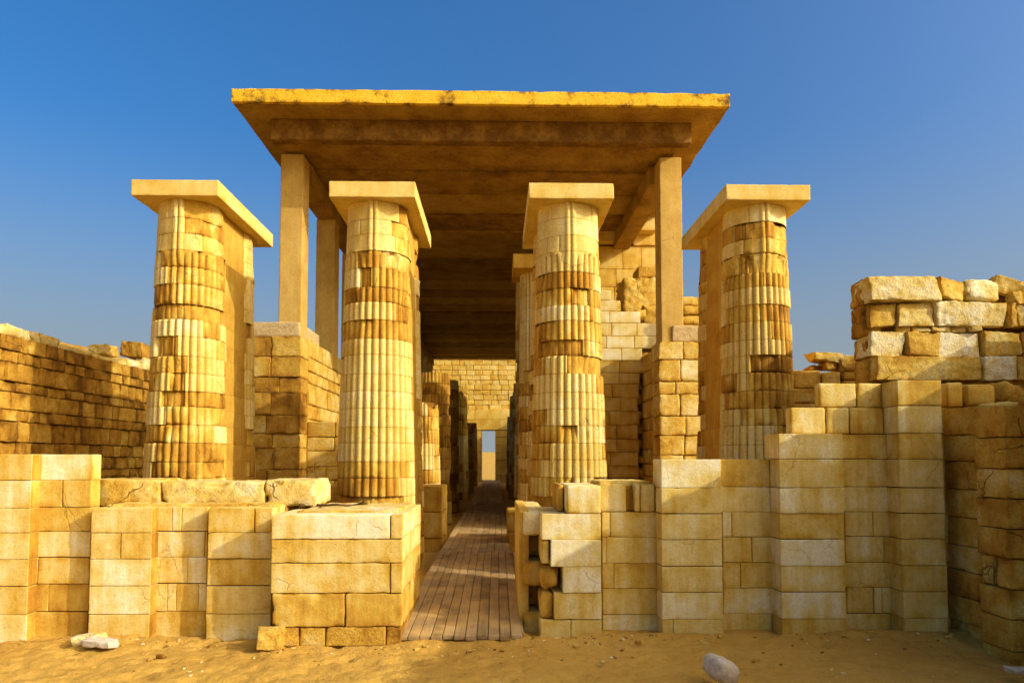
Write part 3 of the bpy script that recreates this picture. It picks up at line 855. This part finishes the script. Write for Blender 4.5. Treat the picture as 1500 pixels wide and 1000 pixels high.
# ------------------------------------------------------------------ engaged columns inside the colonnade
GI = 'engaged columns along the colonnade'
def spur(label, side, Y, ztop, zwall, seed, tone=.5, cap=False, xin=None, brk=0., nth=120, newp=.3, dark=0):
    cx = -1.53 if side < 0 else .90
    t_ = thing('engaged_column', label, 'column', (cx, Y, .1), GI)
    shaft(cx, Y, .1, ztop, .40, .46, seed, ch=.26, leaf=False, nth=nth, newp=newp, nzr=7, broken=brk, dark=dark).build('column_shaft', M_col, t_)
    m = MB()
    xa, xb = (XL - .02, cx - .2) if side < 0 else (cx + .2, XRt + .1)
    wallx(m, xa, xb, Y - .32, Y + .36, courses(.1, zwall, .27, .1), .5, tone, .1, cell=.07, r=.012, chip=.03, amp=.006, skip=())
    m.build('spur_wall', M_old, t_)
    if cap:
        m = MB(); m.block(cx - .58, cx + .5, Y - .6, Y + .6, ztop, ztop + .3, r=.01, t=.45, cell=.2); m.build('capital_slab', M_smooth, t_)
    return t_
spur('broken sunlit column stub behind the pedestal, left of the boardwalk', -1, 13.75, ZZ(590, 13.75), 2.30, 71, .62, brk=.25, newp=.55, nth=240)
spur('dark round column behind the sunlit stub, left of the boardwalk', -1, 17.0, ZZ(548, 17), 3.5, 72, .30, newp=0, dark=.16)  # shaft and spur toned down to paint in the colonnade's deep shade
spur('dark wall end and column, third along the left of the colonnade', -1, 20.6, ZZ(558, 20.6), 3.7, 73, .25, newp=0, dark=.2)  # stone darkened here too, standing in for interior shade
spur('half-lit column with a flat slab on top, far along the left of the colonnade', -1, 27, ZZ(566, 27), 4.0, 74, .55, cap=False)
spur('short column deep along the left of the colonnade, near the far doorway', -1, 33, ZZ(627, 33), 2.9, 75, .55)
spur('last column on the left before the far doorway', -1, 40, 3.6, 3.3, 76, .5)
# right side
rs = spur('tall engaged column with a stepped pale spur wall behind the right-hand portico column', 1, 14.9, 5.45, .6, 81, .6, cap=True)
m = MB()
Y = 14.55
Z14 = lambda p: ZZ(p, Y, 900)
st = [(700, 963), (682, 935), (662, 934), (643, 936), (622, 934), (602, 937), (582, 934), (562, 936), (546, 937), (528, 950), (510, 941), (492, 962), (473, 962), (456, 939), (440, 910), (425, 896)]
xa = .9
for k in range(len(st) - 1):
    y0_, xe = st[k][0], st[k + 1][1]
    xe = XX(xe, Y, 550)
    js = splits(xa, xe, .52)
    for i in range(len(js) - 1):
        pale = .86 if k > 8 else .56
        m.block(js[i] + .002, js[i + 1] - .002, Y + rnd.uniform(-.004, .004), Y + .6, Z14(y0_) + .002, Z14(st[k + 1][0]) - .002, r=.008, chip=.02, amp=.003, t=pale + rnd.uniform(-.08, .06), cell=.06)
m.box(xa, XX(930, Y, 550), Y + .06, Y + .55, 0, Z14(460), 0)
# ragged bonding stones at its outer end
for k in range(12):
    z = Z14(700) + k * .30
    m.block(XX(932, Y, 550), XX(rnd.uniform(944, 962), Y, 550), Y + .02 + rnd.uniform(0, .2), Y + .6, z, z + rnd.uniform(.14, .24), r=.03, chip=.09, amp=.025, t=.42, cell=.04, thr=.42)
m.build('stepped_wall', M_smooth, rs)
rs2 = spur('upper broken spur wall with jutting ledges, under the right side of the concrete roof', 1, 18.2, 6.2, .6, 82, .5)
m = MB()
Y = 17.7
Z17 = lambda p: ZZ(p, Y, 900)
for k, (y0_, y1_) in enumerate(((560, 520), (520, 480), (480, 450), (450, 420), (420, 394), (394, 360))):
    js = splits(.9, XX(985, Y, 400), .7)
    for i in range(len(js) - 1):
        m.block(js[i] + .002, js[i + 1] - .002, Y + rnd.uniform(-.004, .004), Y + .7, Z17(y0_), Z17(y1_) - .004, r=.008, chip=.02, amp=.003, t=.56 + rnd.uniform(-.08, .06), cell=.08)
for a, b_, y0_, y1_, yo, t_ in ((870, 905, 358, 338, -.25, .62), (905, 927, 356, 322, -.25, .6), (870, 905, 338, 316, -.2, .55), (927, 958, 344, 314, -.35, .68), (927, 985, 360, 342, -.05, .6), (958, 990, 342, 320, 0, .6)):
    m.block(XX(a, Y, 340), XX(b_, Y, 340), Y + yo, Y + .7, Z17(y0_), Z17(y1_), r=.012, chip=.04, amp=.006, t=t_, cell=.06)
m.box(.9, XX(980, Y, 400), Y + .06, Y + .6, 0, Z17(345), 0)
m.build('upper_wall', M_smooth, rs2)
m = MB()
for a, b_ in ((899, 913), (915, 929)):
    x0_, x1_ = XX(a, Y, 300), XX(b_, Y, 300)
    m.block(x0_, x1_, Y - .2, Y + .6, Z17(316), Z17(284), r=.10, chip=0, amp=.003, t=.35, cell=.04)
m.build('stone_log', M_smooth, rs2)
Y = 15.9
m = MB()
m.block(XX(911, Y, 430), XX(975, Y, 430), Y, Y + .8, ZZ(452, Y), ZZ(403, Y), r=.04, chip=.14, amp=.04, t=.55, cell=.04, thr=.42, jit=.04)
m.block(XX(910, Y, 430), XX(940, Y, 430), Y - .04, Y + .6, ZZ(462, Y), ZZ(440, Y), r=.03, chip=.10, amp=.03, t=.5, cell=.04, thr=.42)
m.block(XX(936, Y, 390), XX(975, Y, 390), Y + .1, Y + .8, ZZ(403, Y), ZZ(387, Y), r=.02, chip=.06, amp=.01, t=.45, cell=.05)
m.block(XX(938, Y, 480), XX(975, Y, 480), Y - .3, Y + .6, ZZ(490, Y), ZZ(450, Y), r=.03, chip=.1, amp=.03, t=.45, cell=.05, thr=.42)
m.box(XX(915, Y), XX(972, Y), Y + .1, Y + .7, 1, ZZ(455, Y), 0)
m.build('rubble_core', M_old, rs2)
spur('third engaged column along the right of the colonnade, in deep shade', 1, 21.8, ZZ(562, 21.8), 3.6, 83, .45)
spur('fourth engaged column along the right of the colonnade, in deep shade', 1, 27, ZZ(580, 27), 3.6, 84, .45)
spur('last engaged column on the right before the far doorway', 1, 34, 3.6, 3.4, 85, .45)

# pedestals either side of the walkway
pd = thing('low_wall', 'dark low block pedestal beside the boardwalk, under the sunlit column stub', 'wall', (-1.6, 12.4, 0))
m = MB(); wallx(m, -3.4, XX(648, 11.9, 760), 11.9, 13.0, [.0, .3, .72, ZZ(712, 11.9)], .9, .42, .06, cell=.06, r=.012, chip=.04, skip=()); m.build('masonry', M_front, pd)
pd = thing('low_wall', 'narrow low block at the right edge of the boardwalk, behind the broken wall end', 'wall', (.8, 12.4, 0))
m = MB(); wallx(m, XX(743, 11.9, 760), 2.6, 11.9, 13.0, [.0, .4, ZZ(749, 11.9)], .9, .45, .06, cell=.06, r=.012, chip=.04, skip=()); m.build('masonry', M_front, pd)

# ------------------------------------------------------------------ end wall with the doorway
YE = 48.0
ew = thing('end_wall', 'sunlit brick wall closing the colonnade, with a narrow tall doorway', 'wall', (AX, YE, 0))
dx0, dx1 = XX(705, YE), XX(725.5, YE)
zd0, zd1 = ZZ(705, YE), ZZ(632, YE)
m = MB()
zs = courses(ZZ(600, YE), 13.5, .33, .1)
wallx(m, -7, 4, YE, YE + 1, zs, .55, .60, .08, cell=.5, r=.02, chip=.04, amp=.01, yj=.02, gap=.012)
m.build('brick_face', M_old, ew)
m = MB()
wallx(m, -7, 4, YE - .35, YE + 1, [ZZ(630, YE), ZZ(615, YE), ZZ(600, YE)], 2.0, .56, .06, cell=.5, r=.02)
wallx(m, -7, dx0, YE - .3, YE + 2.5, courses(0, ZZ(630, YE), .5), 1.0, .5, .06, cell=.5, r=.02)
wallx(m, dx1, 4, YE - .3, YE + 2.5, courses(0, ZZ(630, YE), .5), 1.0, .5, .06, cell=.5, r=.02)
m.build('door_surround', M_smooth, ew)
m = MB()
m.block(dx0 - .3, dx1 + .3, YE - 1.0, YE + 2.4, -.1, zd0, r=.02, t=.4, cell=.3)
m.block(dx0 - .6, dx1 + .6, YE - 1.6, YE - 1.0, -.1, zd0 - .2, r=.02, t=.4, cell=.3)
m.build('threshold', M_smooth, ew)

# ------------------------------------------------------------------ loose things on the sand
loose('stone_slab', 'flat pale stone lying on the sand in front of the left wall', 'stone', 106, 146, 931, 946, 6.3, .18, .82, (0, -.08, .2), r=.015, chip=.03)
loose('stone_slab', 'small grey flat stone beside the pale one on the sand at left', 'stone', 118, 162, 938, 950, 6.15, .14, .6, (0, .05, -.1), mat=M_grey, r=.012, chip=.02)
loose('stone_block', 'small golden block fallen at the foot of the big corner block', 'stone', 371, 410, 923, 953, 6.1, .2, .62, (0, .05, .25), r=.012, chip=.03, jit=.06)
loose('boulder', 'whitish rounded rock on the shaded sand at the bottom right', 'stone', 1041, 1083, 968, 1001, 5.02, .2, .9, (.1, .2, .4), mat=M_grey, r=.055, chip=.02, jit=.12, amp=.008)
loose('stone_slab', 'grey flat stone on the sand at the bottom right corner of the picture', 'stone', 1485, 1512, 979, 989, 5.2, .1, .6, mat=M_grey, r=.012, chip=.02)
# dry twig on the corner block
def tube(m, pts, rads, n=6):
    V, Q = [], []
    for k, p in enumerate(pts):
        d = (Vector(pts[min(k + 1, len(pts) - 1)]) - Vector(pts[max(k - 1, 0)])).normalized()
        a = d.orthogonal().normalized(); b_ = d.cross(a)
        V += [tuple(Vector(p) + (a * math.cos(2 * math.pi * i / n) + b_ * math.sin(2 * math.pi * i / n)) * rads[k]) for i in range(n)]
    for k in range(len(pts) - 1):
        for i in range(n):
            Q.append((k * n + i, k * n + (i + 1) % n, (k + 1) * n + (i + 1) % n, (k + 1) * n + i))
    m.add(V, Q, .5)
zt_ = zb(752) + .035
m = MB()
pts = [(XX(440 + 14 * k, 7.0), 7.0 + .1 * math.sin(k * 1.3), zt_ + .01 * math.sin(k * 2.1)) for k in range(8)]
tube(m, pts, [.012] * 7 + [.005])
tube(m, [pts[6], (pts[6][0] + .06, 7.02, zt_ + .03), (pts[6][0] + .07, 7.02, zt_ + .08)], [.01, .008, .006])
tag(m.build('dry_twig', M_twig), 'dark dry twig lying on top of the big corner block', 'twig')
# gravel and stone chips, thickest at the foot of the walls
m = MB()
hgt = lambda x, y: float(hh[np.abs(gx - x).argmin() * ny + np.abs(gy - y).argmin()])
for k in range(420):
    if k % 3:
        x, y = rnd.uniform(-4.6, 4.2), 6.55 - abs(rnd.gauss(0, .14))
        if -2.1 < x < .3: y -= .3
    else:
        x, y = rnd.uniform(-4, 4), rnd.uniform(4.9, 6.5)
    r0 = .004 + .010 * rnd.random() ** 2.5
    z = hgt(x, y)
    m.block(x - r0 * rnd.uniform(.8, 2), x + r0 * rnd.uniform(.8, 2), y - r0, y + r0, z - r0 * .4, z + r0 * .9, r=r0 * .4, chip=0, amp=0, jit=.2, cell=.05, t=rnd.choice((.15, .4, .6, .8, .95)), rot=(0, 0, rnd.uniform(0, 3)))
gv = m.build('gravel', M_old); gv['kind'] = 'stuff'
# pebbles scattered on the sand
GP = 'pebbles on the sand'
spots = [(845, 946, 'tiny pale pebble on the sand below the first right pilaster'), (1108, 968, 'tiny dark pebble on the sand right of the whitish rock'), (883, 970, 'tiny brown pebble in the middle of the shaded sand'),
         (935, 941, 'tiny pale chip on the sand at the foot of the right wall recess'), (235, 962, 'tiny pale pebble on the sunlit sand at left'), (955, 932, 'tiny dark pebble against the foot of the second right pilaster')]
for px, py, lb in spots:
    d = ray(px, py); s_ = -EYE / d.z
    p = Vector((0, 0, EYE)) + d * s_
    m = MB(); r0 = rnd.uniform(.014, .024)
    m.block(-r0 * 1.4, r0 * 1.4, -r0, r0, -r0 * .5, r0, r=r0 * .6, chip=0, amp=.003, jit=.15, cell=.012, t=rnd.choice((.3, .8)), freq=30)
    o = m.build('pebble', M_old); o.location = (p.x, p.y, .0)
    tag(o, lb, 'pebble', GP)
